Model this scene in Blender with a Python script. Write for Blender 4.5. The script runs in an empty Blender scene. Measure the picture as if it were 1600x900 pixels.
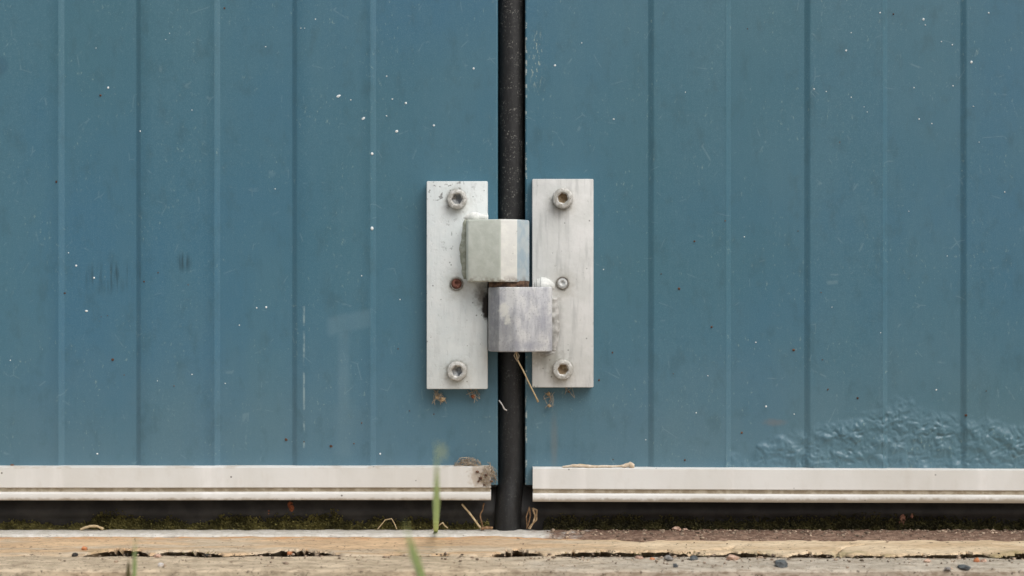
import bpy, bmesh, math, random
from mathutils import Vector, noise as mn

# ------------------------------------------------------------------ camera, sky, sun, exposure
CD, CZ, S = 1.30, 0.189, 0.0005            # camera distance to the doors, height, metres per photo pixel at the doors
scene = bpy.context.scene
C = bpy.context.collection
cam = bpy.data.cameras.new("camera")
cam.sensor_width = 36.0
cam.lens = 36.0 * CD / 0.8
cam.clip_start, cam.clip_end = 0.02, 2000
cam.dof.use_dof = True
cam.dof.focus_distance = CD - 0.045
cam.dof.aperture_fstop = 6.3
cam_o = bpy.data.objects.new("camera", cam)
cam_o.location = (0, -CD, CZ)
cam_o.rotation_euler = (math.radians(90), 0, 0)
C.objects.link(cam_o)
scene.camera = cam_o

SUN_EL, SUN_AZ = 50.0, 36.0                # azimuth: degrees to the right of straight behind the camera
world = bpy.data.worlds.new("World")
scene.world = world
world.use_nodes = True
wn = world.node_tree
sky = wn.nodes.new('ShaderNodeTexSky')
sky.sky_type = 'NISHITA'
sky.sun_disc = False
sky.sun_elevation = math.radians(SUN_EL)
sky.sun_rotation = math.radians(180 - SUN_AZ)
sky.air_density, sky.dust_density, sky.ozone_density = 1.0, 4.0, 1.0
hs = wn.nodes.new('ShaderNodeHueSaturation')   # a clouded, nearly colourless sky
hs.inputs['Saturation'].default_value = 0.42
wn.links.new(sky.outputs[0], hs.inputs['Color'])
bg = wn.nodes['Background']
bg.inputs[1].default_value = 0.09
wn.links.new(hs.outputs[0], bg.inputs[0])

sd = bpy.data.lights.new("sun", 'SUN')
sd.energy = 1.5
sd.angle = math.radians(50)
sd.color = (1.0, 0.985, 0.965)
so = bpy.data.objects.new("sun", sd)
el, az = math.radians(SUN_EL), math.radians(SUN_AZ)
to_sun = Vector((math.sin(az) * math.cos(el), -math.cos(az) * math.cos(el), math.sin(el)))
so.rotation_euler = to_sun.to_track_quat('Z', 'Y').to_euler()
so.location = to_sun * 5
C.objects.link(so)

vs = scene.view_settings
vs.view_transform, vs.look, vs.gamma, vs.exposure = 'Standard', 'None', 1.0, 0.36
vs.use_curve_mapping = False

# ------------------------------------------------------------------ helpers
R = random.Random(7)


def P(px, py, d=0.0):
    """a measured position in the photo -> a point standing d metres in front of the door face"""
    k = S * (CD - d) / CD
    return Vector(((px - 800) * k, -d, CZ - (py - 450) * k))


def depth_at(py, z=0.0):
    """how far in front of the doors the level z is seen at row py"""
    return CD - (CZ - z) / (S * (py - 450)) * CD


def tag(o, label=None, cat=None, group=None, kind=None):
    if label: o['label'] = label
    if cat: o['category'] = cat
    if group: o['group'] = group
    if kind: o['kind'] = kind
    return o


def thing(name, loc, label, cat, group=None):
    o = bpy.data.objects.new(name, None)
    o.empty_display_size = 0.02
    o.location = loc
    C.objects.link(o)
    return tag(o, label, cat, group)


def wloc(o):
    v = Vector((0, 0, 0))
    while o:
        v += Vector(o.location)
        o = o.parent
    return v


def obj(name, verts, faces, m, parent=None, smooth=True, origin=None, smooth_angle=None):
    """one mesh object; verts are in world space"""
    vs_ = [Vector(v) for v in verts]
    if origin is None:
        lo = [min(v[i] for v in vs_) for i in range(3)]
        hi = [max(v[i] for v in vs_) for i in range(3)]
        origin = Vector(((lo[0] + hi[0]) / 2, (lo[1] + hi[1]) / 2, lo[2]))
    origin = Vector(origin)
    me = bpy.data.meshes.new(name)
    me.from_pydata([tuple(v - origin) for v in vs_], [], faces)
    me.update()
    if smooth:
        me.polygons.foreach_set('use_smooth', [True] * len(me.polygons))
        if smooth_angle is not None:
            me.set_sharp_from_angle(angle=math.radians(smooth_angle))
    me.materials.append(m)
    o = bpy.data.objects.new(name, me)
    C.objects.link(o)
    if parent:
        o.parent = parent
        o.location = origin - wloc(parent)
    else:
        o.location = origin
    return o


def from_bm(bm):
    bm.verts.ensure_lookup_table()
    bm.verts.index_update()
    return [v.co.copy() for v in bm.verts], [[v.index for v in f.verts] for f in bm.faces]


def merge(parts):
    V, F = [], []
    for v, f in parts:
        b = len(V)
        V += list(v)
        F += [[i + b for i in q] for q in f]
    return V, F


def box(x0, x1, y0, y1, z0, z1, bev=0.0, seg=2):
    bm = bmesh.new()
    bmesh.ops.create_cube(bm, size=1)
    for v in bm.verts:
        v.co = Vector((x0 + (v.co.x + .5) * (x1 - x0), y0 + (v.co.y + .5) * (y1 - y0), z0 + (v.co.z + .5) * (z1 - z0)))
    if bev:
        bmesh.ops.bevel(bm, geom=bm.edges[:], offset=bev, segments=seg, profile=.5, affect='EDGES')
    r = from_bm(bm)
    bm.free()
    return r


def tube(path, rad, seg=8, lump=0.0, lf=300.0, cap=True):
    path = [Vector(p) for p in path]
    n = len(path)
    V, F = [], []
    up = None
    for i, p in enumerate(path):
        t = (path[min(i + 1, n - 1)] - path[max(i - 1, 0)]).normalized()
        if up is None:
            up = t.cross(Vector((0, 0, 1)))
            if up.length < .1: up = t.cross(Vector((0, 1, 0)))
        a = (up - t * up.dot(t)).normalized()
        up = a
        b = t.cross(a)
        r = rad[i] if isinstance(rad, (list, tuple)) else rad
        for k in range(seg):
            an = 2 * math.pi * k / seg
            q = p + (a * math.cos(an) + b * math.sin(an)) * r
            if lump:
                q += (q - p) * lump * mn.noise(q * lf)
            V.append(q)
    for i in range(n - 1):
        for k in range(seg):
            k2 = (k + 1) % seg
            F.append([i * seg + k, i * seg + k2, (i + 1) * seg + k2, (i + 1) * seg + k])
    if cap:
        F.append(list(range(seg))[::-1])
        F.append([(n - 1) * seg + k for k in range(seg)])
    return V, F


def rock(c, r, flat=0.7, sub=1, rough=0.35, sx=1.0, seed=0, sharp=1.0):
    bm = bmesh.new()
    bmesh.ops.create_icosphere(bm, subdivisions=sub, radius=1)
    off = Vector((seed * 3.7, seed * 1.3, seed * 2.1))
    a = seed * 2.4
    for v in bm.verts:
        k = 1 + rough * mn.noise(v.co * sharp + off) * 1.6
        q = v.co * k
        x, y = q.x * sx, q.y
        v.co = Vector(c) + Vector((x * math.cos(a) - y * math.sin(a), x * math.sin(a) + y * math.cos(a), q.z * flat)) * r
    res = from_bm(bm)
    bm.free()
    return res


def prism(prof, z0, z1, bev=0.0, seg=2):
    """prof: (x, y) counter-clockwise seen from above"""
    bm = bmesh.new()
    lo = [bm.verts.new((x, y, z0)) for x, y in prof]
    hi = [bm.verts.new((x, y, z1)) for x, y in prof]
    n = len(prof)
    bm.faces.new(lo[::-1])
    bm.faces.new(hi)
    for i in range(n):
        j = (i + 1) % n
        bm.faces.new([lo[i], lo[j], hi[j], hi[i]])
    bmesh.ops.recalc_face_normals(bm, faces=bm.faces[:])
    if bev:
        bmesh.ops.bevel(bm, geom=bm.edges[:], offset=bev, segments=seg, profile=.5, affect='EDGES')
    r = from_bm(bm)
    bm.free()
    return r


def lerp_curve(pts, x):
    if x <= pts[0][0]: return pts[0][1]
    for (a, b), (c, d) in zip(pts, pts[1:]):
        if x <= c: return b + (d - b) * (x - a) / (c - a)
    return pts[-1][1]


def sstep(a, b, x):
    t = max(0.0, min(1.0, (x - a) / (b - a)))
    return t * t * (3 - 2 * t)


# ------------------------------------------------------------------ material toolkit
def srgb(r, g, b):
    f = lambda c: (c / 255 / 12.92) if c / 255 <= .04045 else ((c / 255 + .055) / 1.055) ** 2.4
    return (f(r), f(g), f(b), 1)


class M:
    def __init__(s, name):
        s.m = bpy.data.materials.new(name)
        s.m.use_nodes = True
        s.t = s.m.node_tree
        s.b = s.t.nodes['Principled BSDF']
        s.geo = s.t.nodes.new('ShaderNodeNewGeometry')
        s.pos = s.geo.outputs['Position']
        s._px = s._pz = None

    def set(s, sock, v):
        if isinstance(v, (int, float)):
            try: sock.default_value = v
            except Exception: sock.default_value = (v, v, v, 1)
        elif isinstance(v, (tuple, list)):
            sock.default_value = v
        else:
            s.t.links.new(v, sock)

    def math(s, op, a, b=0.0, c=0.0, clamp=False):
        n = s.t.nodes.new('ShaderNodeMath')
        n.operation, n.use_clamp = op, clamp
        for i, v in enumerate((a, b, c)): s.set(n.inputs[i], v)
        return n.outputs[0]

    def stretch(s, x, y, z, src=None):
        n = s.t.nodes.new('ShaderNodeVectorMath')
        n.operation = 'MULTIPLY'
        s.set(n.inputs[0], src or s.pos)
        n.inputs[1].default_value = (x, y, z)
        return n.outputs[0]

    def noise(s, scale, detail=3, rough=.55, vec=None, dist=0.0):
        n = s.t.nodes.new('ShaderNodeTexNoise')
        s.set(n.inputs['Vector'], vec or s.pos)
        n.inputs['Scale'].default_value = scale
        n.inputs['Detail'].default_value = detail
        n.inputs['Roughness'].default_value = rough
        n.inputs['Distortion'].default_value = dist
        return n.outputs[0]

    def vor(s, scale, vec=None, out='Distance', rnd=1.0):
        n = s.t.nodes.new('ShaderNodeTexVoronoi')
        s.set(n.inputs['Vector'], vec or s.pos)
        n.inputs['Scale'].default_value = scale
        n.inputs['Randomness'].default_value = rnd
        return n.outputs[out]

    def step(s, f, a, b, lo=0.0, hi=1.0):
        n = s.t.nodes.new('ShaderNodeMapRange')
        n.interpolation_type = 'SMOOTHSTEP'
        s.set(n.inputs[0], f)
        s.set(n.inputs[1], a); s.set(n.inputs[2], b)
        s.set(n.inputs[3], lo); s.set(n.inputs[4], hi)
        return n.outputs[0]

    def mix(s, f, a, b, mode='MIX'):
        n = s.t.nodes.new('ShaderNodeMix')
        n.data_type, n.blend_type = 'RGBA', mode
        s.set(n.inputs[0], f); s.set(n.inputs[6], a); s.set(n.inputs[7], b)
        return n.outputs[2]

    def pix(s):
        if s._px is None:
            n = s.t.nodes.new('ShaderNodeSeparateXYZ')
            s.t.links.new(s.pos, n.inputs[0])
            s._px, s._py, s._pz = n.outputs
        return s._px, s._pz

    def blob(s, px, py, rx, ry, soft=.6, wob=0.0, d=0.0):
        """1 inside an ellipse (a stain with its own place on the thing)"""
        x, z = s.pix()
        c = P(px, py, d)
        u = s.math('MULTIPLY', s.math('SUBTRACT', x, c.x), 1 / (rx * S))
        v = s.math('MULTIPLY', s.math('SUBTRACT', z, c.z), 1 / (ry * S))
        q = s.math('SQRT', s.math('ADD', s.math('MULTIPLY', u, u), s.math('MULTIPLY', v, v)))
        if wob:
            q = s.math('ADD', q, s.math('MULTIPLY', s.math('SUBTRACT', s.noise(350, 4), .5), wob))
        return s.step(q, 1.0, 1.0 - soft)

    def rect(s, x0, x1, y0, y1, soft=6.0, slant=0.0, d=0.0):
        x, z = s.pix()
        a, b = P(x0, y1, d), P(x1, y0, d)
        if slant: z = s.math('SUBTRACT', z, s.math('MULTIPLY', s.math('SUBTRACT', x, a.x), slant))
        k = soft * S
        f = s.math('MULTIPLY', s.step(x, a.x - k / 2, a.x + k / 2), s.step(x, b.x + k / 2, b.x - k / 2))
        g = s.math('MULTIPLY', s.step(z, a.z - k / 2, a.z + k / 2), s.step(z, b.z + k / 2, b.z - k / 2))
        return s.math('MULTIPLY', f, g)

    def maxi(s, *fs):
        r = fs[0]
        for f in fs[1:]: r = s.math('MAXIMUM', r, f)
        return r

    def bump(s, h, strength=.3, dist=.001):
        n = s.t.nodes.new('ShaderNodeBump')
        n.inputs['Strength'].default_value = strength
        n.inputs['Distance'].default_value = dist
        s.set(n.inputs['Height'], h)
        s.t.links.new(n.outputs[0], s.b.inputs['Normal'])

    def done(s, col, rough=.6, metal=0.0, spec=.5):
        s.set(s.b.inputs['Base Color'], col)
        s.set(s.b.inputs['Roughness'], rough)
        s.set(s.b.inputs['Metallic'], metal)
        s.b.inputs['Specular IOR Level'].default_value = spec
        return s.m


def mat_door(name, left):
    m = M(name)
    big = m.noise(3.2, 3, .5)
    mid = m.noise(14, 4, .6, m.stretch(1, 1, .45))
    brush = m.noise(420, 3, .6, m.stretch(1, 1, .15))
    brush2 = m.noise(260, 3, .6, m.stretch(.5, 1, 1))
    fine = m.noise(1500, 2, .7)
    c = m.mix(m.step(big, .32, .70), srgb(61, 105, 128), srgb(65, 106, 118))
    c = m.mix(m.step(mid, .36, .72, 0, .8), c, srgb(69, 109, 124))
    c = m.mix(m.math('MULTIPLY', m.step(brush, .45, .8), .13), c, srgb(94, 128, 140))
    c = m.mix(m.math('MULTIPLY', m.step(brush2, .5, .8), .20), c, srgb(56, 90, 106))
    c = m.mix(m.math('MULTIPLY', m.step(fine, .46, .74), .42), c, srgb(104, 138, 148))
    # splash dust above the bottom rail
    x, z = m.pix()
    dn = m.math('ADD', z, m.math('MULTIPLY', m.math('SUBTRACT', m.noise(18, 4, .6), .5), .10))
    c = m.mix(m.step(dn, .20, .02, 0, .40), c, srgb(104, 124, 131))
    # worn paint flecks and hair scratches
    fl = m.math('MULTIPLY', m.step(m.noise(420, 3, .7, m.stretch(1, 1, .55)), .60, .70), m.step(m.noise(26, 3), .44, .62))
    c = m.mix(m.math('MULTIPLY', fl, .42), c, srgb(146, 168, 160))
    gm = m.math('MULTIPLY', m.step(m.noise(75, 5, .65, m.stretch(1, 1, .55)), .50, .72), .30)
    c = m.mix(gm, c, srgb(56, 84, 92))
    hr = m.t.nodes.new('ShaderNodeTexVoronoi')
    hr.feature = 'DISTANCE_TO_EDGE'
    hr.inputs['Scale'].default_value = 34
    m.set(hr.inputs['Vector'], m.pos)
    hair = m.math('MULTIPLY', m.step(hr.outputs['Distance'], .016, .005), m.step(m.noise(70, 3, .6), .56, .64))
    c = m.mix(m.math('MULTIPLY', hair, .19), c, srgb(140, 164, 168))
    sc = m.math('MULTIPLY', m.step(m.vor(62, m.stretch(1, 1, 1), 'Distance'), .035, .012), m.step(m.noise(55, 1), .5, .6))
    c = m.mix(m.math('MULTIPLY', sc, .55), c, srgb(160, 178, 178))
    if left:
        st = m.maxi(m.rect(512, 580, 497, 525, 10, .22), m.rect(529, 546, 518, 640, 10), m.math('MULTIPLY', m.rect(526, 549, 630, 712, 16), .7))
        c = m.mix(m.math('MULTIPLY', m.math('MULTIPLY', st, m.step(m.noise(45, 4), .25, .6, .5, 1)), .17), c, srgb(128, 154, 164))
        ln = m.math('MULTIPLY', m.rect(474, 477, 478, 700, 1.5, 0), m.step(m.noise(120, 3), .40, .62))
        c = m.mix(m.math('MULTIPLY', ln, .42), c, srgb(170, 188, 186))
        strk = m.step(m.noise(260, 2, .5, m.stretch(1, 1, .10)), .44, .64)
        sm = m.maxi(m.blob(172, 432, 58, 34, .8), m.blob(226, 422, 18, 26, .8), m.blob(288, 410, 16, 22, .8))
        c = m.mix(m.math('MULTIPLY', m.math('MULTIPLY', sm, strk), .85), c, srgb(46, 72, 82))
        c = m.mix(m.math('MULTIPLY', m.blob(2, 103, 16, 18, .5), .35), c, srgb(52, 84, 104))
        yel = m.math('MULTIPLY', m.blob(690, 706, 16, 22, .9, .8), .4)
        c = m.mix(yel, c, srgb(150, 158, 120))
    else:
        rs = m.math('MULTIPLY', m.blob(866, 690, 9, 70, .9, .5), .30)
        c = m.mix(rs, c, srgb(120, 112, 100))
        sc2 = m.math('MULTIPLY', m.blob(838, 92, 16, 60, .7), m.step(m.noise(600, 3, .7, m.stretch(1, 1, .3)), .56, .64))
        c = m.mix(m.math('MULTIPLY', sc2, .7), c, srgb(176, 186, 170))
        rs2 = m.math('MULTIPLY', m.blob(1210, 660, 26, 8, .8, .8), .35)
        c = m.mix(rs2, c, srgb(120, 110, 104))
        edge = m.math('MULTIPLY', m.rect(818, 823.5, -3000, 760, 1), m.step(m.noise(160, 4, .7), .52, .60))
        c = m.mix(m.math('MULTIPLY', edge, .8), c, srgb(186, 194, 186))
    m.bump(m.math('ADD', m.math('MULTIPLY', m.noise(60, 3), .8), m.math('MULTIPLY', m.noise(900, 2), .25)), .22, .0006)
    return m.done(c, m.step(mid, .3, .7, .30, .42), 0, .45)


def mat_plate(name, left):
    m = M(name)
    n1 = m.noise(60, 4, .6)
    base = m.mix(m.step(n1, .35, .7), srgb(212, 218, 217) if left else srgb(202, 203, 199), srgb(222, 226, 224) if left else srgb(214, 214, 211))
    st = m.noise(260, 3, .6, m.stretch(1, 1, .12))
    c = m.mix(m.math('MULTIPLY', m.step(st, .48, .72), .42 if not left else .2), base, srgb(160, 162, 160))
    ch = m.step(m.noise(230, 4, .6), .57 if left else .66, .62 if left else .70)
    if left:
        zone = m.maxi(m.blob(700, 296, 60, 44, .9), m.math('MULTIPLY', m.blob(708, 372, 26, 50, .9), .6), .05)
    else:
        zone = m.maxi(m.blob(850, 425, 30, 30, .9), .3)
    c = m.mix(m.math('MULTIPLY', ch, zone), c, srgb(116, 118, 116))
    pit = m.math('MULTIPLY', m.step(m.vor(190), .15, .07), m.step(m.noise(45, 2), .48, .56))
    c = m.mix(m.math('MULTIPLY', pit, .75), c, srgb(98, 98, 94))
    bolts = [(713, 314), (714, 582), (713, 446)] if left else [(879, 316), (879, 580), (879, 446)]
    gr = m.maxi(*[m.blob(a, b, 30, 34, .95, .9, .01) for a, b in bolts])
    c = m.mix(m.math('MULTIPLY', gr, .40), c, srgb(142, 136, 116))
    rg = m.maxi(*[m.blob(a, b - 3, 19.5 if i < 2 else 13, 19.5 if i < 2 else 13, .35, .35, .0125) for i, (a, b) in enumerate(bolts)])  # grime ring that also paints contact shade around bolt and screw heads
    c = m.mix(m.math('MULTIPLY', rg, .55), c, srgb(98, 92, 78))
    if left:
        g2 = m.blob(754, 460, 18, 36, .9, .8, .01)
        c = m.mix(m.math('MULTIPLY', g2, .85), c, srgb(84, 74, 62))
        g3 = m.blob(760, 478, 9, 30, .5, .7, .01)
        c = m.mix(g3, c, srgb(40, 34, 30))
    else:
        g2 = m.math('MULTIPLY', m.blob(872, 505, 11, 56, .9, .8, .01), .38)
        c = m.mix(g2, c, srgb(128, 126, 122))
        g3 = m.math('MULTIPLY', m.blob(856, 560, 40, 26, .8, 1.0, .01), .55)
        c = m.mix(g3, c, srgb(138, 134, 122))
    m.bump(m.math('SUBTRACT', m.noise(300, 4), m.math('MULTIPLY', ch, .6)), .35, .0006)
    return m.done(c, .55, 0, .4)


def mat_simple(name, a, b, scale=200, rough=.7, metal=0, spec=.4, bump=.3, bd=.0006, lo=.4, hi=.65, speck=None, sp=(.68, .74), sscale=900):
    m = M(name)
    n = m.noise(scale, 4, .6)
    c = m.mix(m.step(n, lo, hi), srgb(*a), srgb(*b))
    if speck:
        c = m.mix(m.step(m.noise(sscale, 3, .6), *sp), c, srgb(*speck))
    m.bump(m.noise(scale * 2.5, 4), bump, bd)
    return m.done(c, rough, metal, spec)


DOOR_L, DOOR_R = mat_door('blue door paint', True), mat_door('blue door paint with scuffs', False)
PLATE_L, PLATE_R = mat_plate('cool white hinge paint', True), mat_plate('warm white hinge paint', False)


def mat_knuckle_up():
    m = M('grey green hinge paint with reflected blue')
    x, z = m.pix()
    n = m.noise(120, 4)
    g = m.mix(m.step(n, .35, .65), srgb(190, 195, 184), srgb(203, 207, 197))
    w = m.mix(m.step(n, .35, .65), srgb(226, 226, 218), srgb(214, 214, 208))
    bl = m.mix(m.step(n, .35, .65), srgb(158, 176, 186), srgb(180, 190, 192))  # right facet: reflected sky and door blue, painted into the colour
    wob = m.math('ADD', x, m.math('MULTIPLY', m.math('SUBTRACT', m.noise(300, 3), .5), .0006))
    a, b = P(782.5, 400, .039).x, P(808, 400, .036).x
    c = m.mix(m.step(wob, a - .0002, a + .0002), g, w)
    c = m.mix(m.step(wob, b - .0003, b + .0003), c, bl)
    pit = m.math('MULTIPLY', m.step(m.noise(420, 4, .65), .69, .73), .8)
    c = m.mix(pit, c, srgb(110, 112, 106))
    rim = m.math('MULTIPLY', m.step(z, P(0, 428, .036).z, P(0, 441, .036).z), m.step(m.noise(250, 4), .42, .62))
    c = m.mix(m.math('MULTIPLY', rim, .7), c, srgb(120, 104, 86))
    m.bump(m.noise(300, 4), .3, .0006)
    return m.done(c, .5, 0, .4)


def mat_knuckle_low():
    m = M('bare worn hinge metal')
    n = m.noise(240, 4, .65, m.stretch(1, 1, .22))
    c = m.mix(m.step(n, .34, .66), srgb(160, 161, 166), srgb(190, 191, 193))
    n2 = m.noise(90, 4, .6, m.stretch(1, 1, .5))
    c = m.mix(m.math('MULTIPLY', m.step(n2, .44, .62), .75), c, srgb(206, 206, 203))
    n3 = m.noise(130, 4, .6, m.stretch(1, 1, .6))
    c = m.mix(m.math('MULTIPLY', m.step(n3, .54, .74), .55), c, srgb(150, 152, 162))
    c = m.mix(m.math('MULTIPLY', m.step(m.noise(800, 3, .75), .54, .70), .55), c, srgb(106, 106, 108))
    lf = m.math('MULTIPLY', m.maxi(m.rect(755, 780, 440, 560, 3, 0, .036), m.math('MULTIPLY', m.rect(780, 806, 498, 560, 12, .5, .036), .8)), m.step(m.noise(200, 4), .25, .6, .45, .95))
    c = m.mix(m.math('MULTIPLY', lf, .75), c, srgb(126, 127, 131))
    pr = m.math('MULTIPLY', m.maxi(m.blob(850, 500, 12, 34, .7, 1.4, .035), m.blob(830, 540, 40, 9, .8, 1.2, .035)), .42)
    c = m.mix(pr, c, srgb(138, 140, 152))
    wht = m.maxi(m.blob(787, 484, 9, 16, .6, 1.6, .035), m.blob(793, 500, 6, 12, .6, 1.6, .035))
    c = m.mix(m.math('MULTIPLY', wht, .7), c, srgb(216, 215, 205))
    m.bump(m.noise(500, 4, .6, m.stretch(1, 1, .3)), .4, .0006)
    return m.done(c, .52, 0, .45)


KN_UP, KN_LOW = mat_knuckle_up(), mat_knuckle_low()
WELD_L = mat_simple('painted weld', (146, 150, 134), (178, 181, 168), 220, .6, speck=(104, 102, 86))
WELD_W = mat_simple('white painted weld', (206, 208, 204), (226, 227, 222), 300, .5)
WELD_R = mat_simple('grey weld', (150, 149, 144), (190, 189, 185), 220, .6, speck=(110, 106, 98))
RUST = mat_simple('rust and grease', (62, 44, 34), (110, 84, 64), 260, .85, speck=(150, 128, 104))
BOLT = mat_simple('worn bolt steel', (172, 170, 162), (206, 205, 200), 320, .45, .2, .5, .12, speck=(96, 86, 70), sp=(.62, .70))
SOCK = mat_simple('socket steel', (112, 114, 114), (176, 176, 172), 300, .35, .5, .5, speck=(70, 62, 50))
SOCK_T = mat_simple('tan rusty socket', (132, 112, 84), (186, 172, 144), 300, .6, .2, .5, speck=(80, 66, 48))
SCREW_RUST = mat_simple('rusty screw', (92, 56, 44), (136, 92, 78), 420, .8, .1, .4, speck=(66, 46, 38))
SCREW_RIM = mat_simple('dull screw rim', (116, 112, 104), (146, 142, 134), 420, .6, .2)
SCREW_W = mat_simple('painted screw', (190, 192, 190), (214, 215, 212), 400, .45)
BLACK = mat_simple('black rubber', (34, 33, 32), (44, 43, 42), 120, .62, 0, .35, .3)
BOARD = mat_simple('dark wet board', (40, 38, 36), (56, 53, 50), 60, .55, 0, .4, .3, speck=(74, 70, 64), sp=(.72, .78))


def mat_pipe():
    m = M('black rubber with specks')
    n = m.noise(500, 4, .6, m.stretch(1, 1, .35))
    c = m.mix(m.step(n, .4, .68), srgb(25, 25, 25), srgb(36, 36, 36))
    up = m.step(m.pix()[1], .05, .22, .25, 1)
    dots = m.math('MULTIPLY', m.step(m.noise(700, 3, .75), .58, .66), m.step(m.noise(90, 3), .38, .6))
    c = m.mix(m.math('MULTIPLY', m.math('MULTIPLY', dots, .5), up), c, srgb(170, 168, 160))
    m.bump(m.noise(500, 4), .4, .0006)
    return m.done(c, .5, 0, .45)


PIPE = mat_pipe()


def mat_rail():
    m = M('aged white rail paint')
    n = m.noise(16, 4, .55, m.stretch(1, 1, .5))
    c = m.mix(m.step(n, .35, .66), srgb(210, 208, 202), srgb(220, 219, 215))
    v = m.noise(50, 3, .55, m.stretch(1, 1, .05))
    c = m.mix(m.math('MULTIPLY', m.step(v, .55, .75), .5), c, srgb(236, 234, 231))
    d = m.noise(110, 4, .6, m.stretch(1, 1, .5))
    c = m.mix(m.math('MULTIPLY', m.step(d, .50, .80), .22), c, srgb(186, 178, 164))
    x, z = m.pix()
    # grime caught along the top edge and in the groove below
    wob = m.math('MULTIPLY', m.math('SUBTRACT', m.noise(180, 4, .65), .5), .005)
    zz = m.math('ADD', z, wob)
    top = m.step(zz, P(0, 733, .012).z, P(0, 729, .012).z, 0, .45)
    c = m.mix(m.math('MULTIPLY', top, m.step(m.noise(40, 3), .5, .65)), c, srgb(168, 148, 122))
    bot = m.step(zz, P(0, 776, .012).z, P(0, 782, .012).z, 0, .75)
    c = m.mix(bot, c, srgb(140, 124, 98))
    sp = m.math('MULTIPLY', m.step(m.vor(95), .085, .05), m.step(m.noise(40, 2), .52, .6))
    c = m.mix(m.math('MULTIPLY', sp, .85), c, srgb(80, 76, 68))
    web = m.blob(752, 742, 24, 26, .5, 1.2, .012)
    c = m.mix(m.math('MULTIPLY', web, .7), c, srgb(168, 152, 132))
    m.bump(m.noise(200, 4), .2, .0005)
    return m.done(c, .5, 0, .4)


RAIL = mat_rail()
GROOVE = mat_simple('grimy groove', (150, 136, 114), (182, 170, 150), 160, .8)


def mat_strip():
    m = M('sill strip, pale paint turning to rust and grit')
    x, z = m.pix()
    n = m.noise(120, 5, .65)
    pale = m.mix(m.step(n, .4, .65), srgb(196, 191, 180), srgb(214, 210, 202))
    pale = m.mix(m.math('MULTIPLY', m.step(m.noise(500, 3, .7), .6, .7), .7), pale, srgb(110, 100, 88))
    nb = m.noise(220, 5, .7, m.stretch(.5, 1, 1))
    brown = m.mix(m.step(nb, .36, .66), srgb(96, 74, 62), srgb(146, 120, 102))
    brown = m.mix(m.math('MULTIPLY', m.step(m.noise(520, 3, .7), .58, .7), .8), brown, srgb(190, 172, 150))
    wob = m.math('ADD', x, m.math('MULTIPLY', m.math('SUBTRACT', m.noise(40, 4, .65), .5), .16))
    c = m.mix(m.step(wob, .015, .055), pale, brown)
    m.bump(m.noise(350, 5, .7), .6, .0012)
    return m.done(c, .85, 0, .25)


def mat_plank():
    m = M('weathered cream and peach sill')
    x, z = m.pix()
    y = m._py
    n = m.noise(36, 5, .6, m.stretch(.35, 1, 1))
    peach = m.mix(m.step(n, .36, .64), srgb(194, 164, 130), srgb(216, 184, 146))
    grey = m.mix(m.step(m.noise(90, 5, .65, m.stretch(.3, 1, 1)), .38, .62), srgb(182, 162, 136), srgb(206, 188, 162))
    cream = m.mix(m.step(n, .36, .64), srgb(200, 174, 140), srgb(222, 200, 168))
    c = m.mix(m.step(m.noise(22, 4, .6, m.stretch(.25, 1.6, 1)), .43, .57), peach, grey)
    wob = m.math('ADD', x, m.math('MULTIPLY', m.math('SUBTRACT', m.noise(25, 4), .5), .2))
    c = m.mix(m.step(wob, -.01, .14), c, cream)
    # orange stain along the rear edge
    oy = m.math('ADD', y, m.math('MULTIPLY', m.math('SUBTRACT', m.noise(60, 4, .65, m.stretch(.4, 1, 1)), .5), .03))
    c = m.mix(m.step(oy, -.052, -.036, 0, 1), c, m.mix(m.step(m.noise(55, 4, .6), .36, .62), c, srgb(204, 158, 116)))
    # grain, pits and green tinge by the crack
    gr = m.noise(420, 4, .7, m.stretch(.34, 1, 1))
    c = m.mix(m.math('MULTIPLY', m.step(gr, .48, .68), .6), c, srgb(140, 120, 96))
    pit = m.math('MULTIPLY', m.step(m.noise(300, 4, .65), .60, .66), m.step(m.noise(28, 2), .42, .58))
    c = m.mix(m.math('MULTIPLY', pit, .9), c, srgb(74, 64, 52))
    mo = m.math('MULTIPLY', m.step(m.math('ADD', y, m.math('MULTIPLY', m.math('SUBTRACT', m.noise(60, 4), .5), .05)), -.088, -.106), m.step(m.noise(16, 3), .52, .66))
    c = m.mix(m.math('MULTIPLY', mo, .6), c, srgb(118, 112, 66))
    m.bump(m.math('ADD', m.noise(160, 5, .65), m.math('MULTIPLY', gr, .4)), .55, .0016)
    return m.done(c, .85, 0, .25)


def mat_front():
    m = M('grey beige sill front')
    x, z = m.pix()
    n = m.noise(90, 6, .7, m.stretch(.5, 1, 1))
    a = m.mix(m.step(n, .36, .64), srgb(182, 164, 138), srgb(214, 194, 166))
    b = m.mix(m.step(n, .36, .64), srgb(176, 164, 146), srgb(204, 192, 174))
    wob = m.math('ADD', x, m.math('MULTIPLY', m.math('SUBTRACT', m.noise(25, 4), .5), .2))
    c = m.mix(m.step(wob, -.05, .10), a, b)
    c = m.mix(m.math('MULTIPLY', m.step(m.noise(300, 4, .7, m.stretch(.4, 1, 1)), .48, .64), .65), c, srgb(136, 118, 98))
    c = m.mix(m.math('MULTIPLY', m.step(m.noise(340, 4, .65), .60, .67), .85), c, srgb(78, 68, 58))
    m.bump(m.noise(240, 5, .7), .7, .0016)
    return m.done(c, .88, 0, .25)


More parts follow.
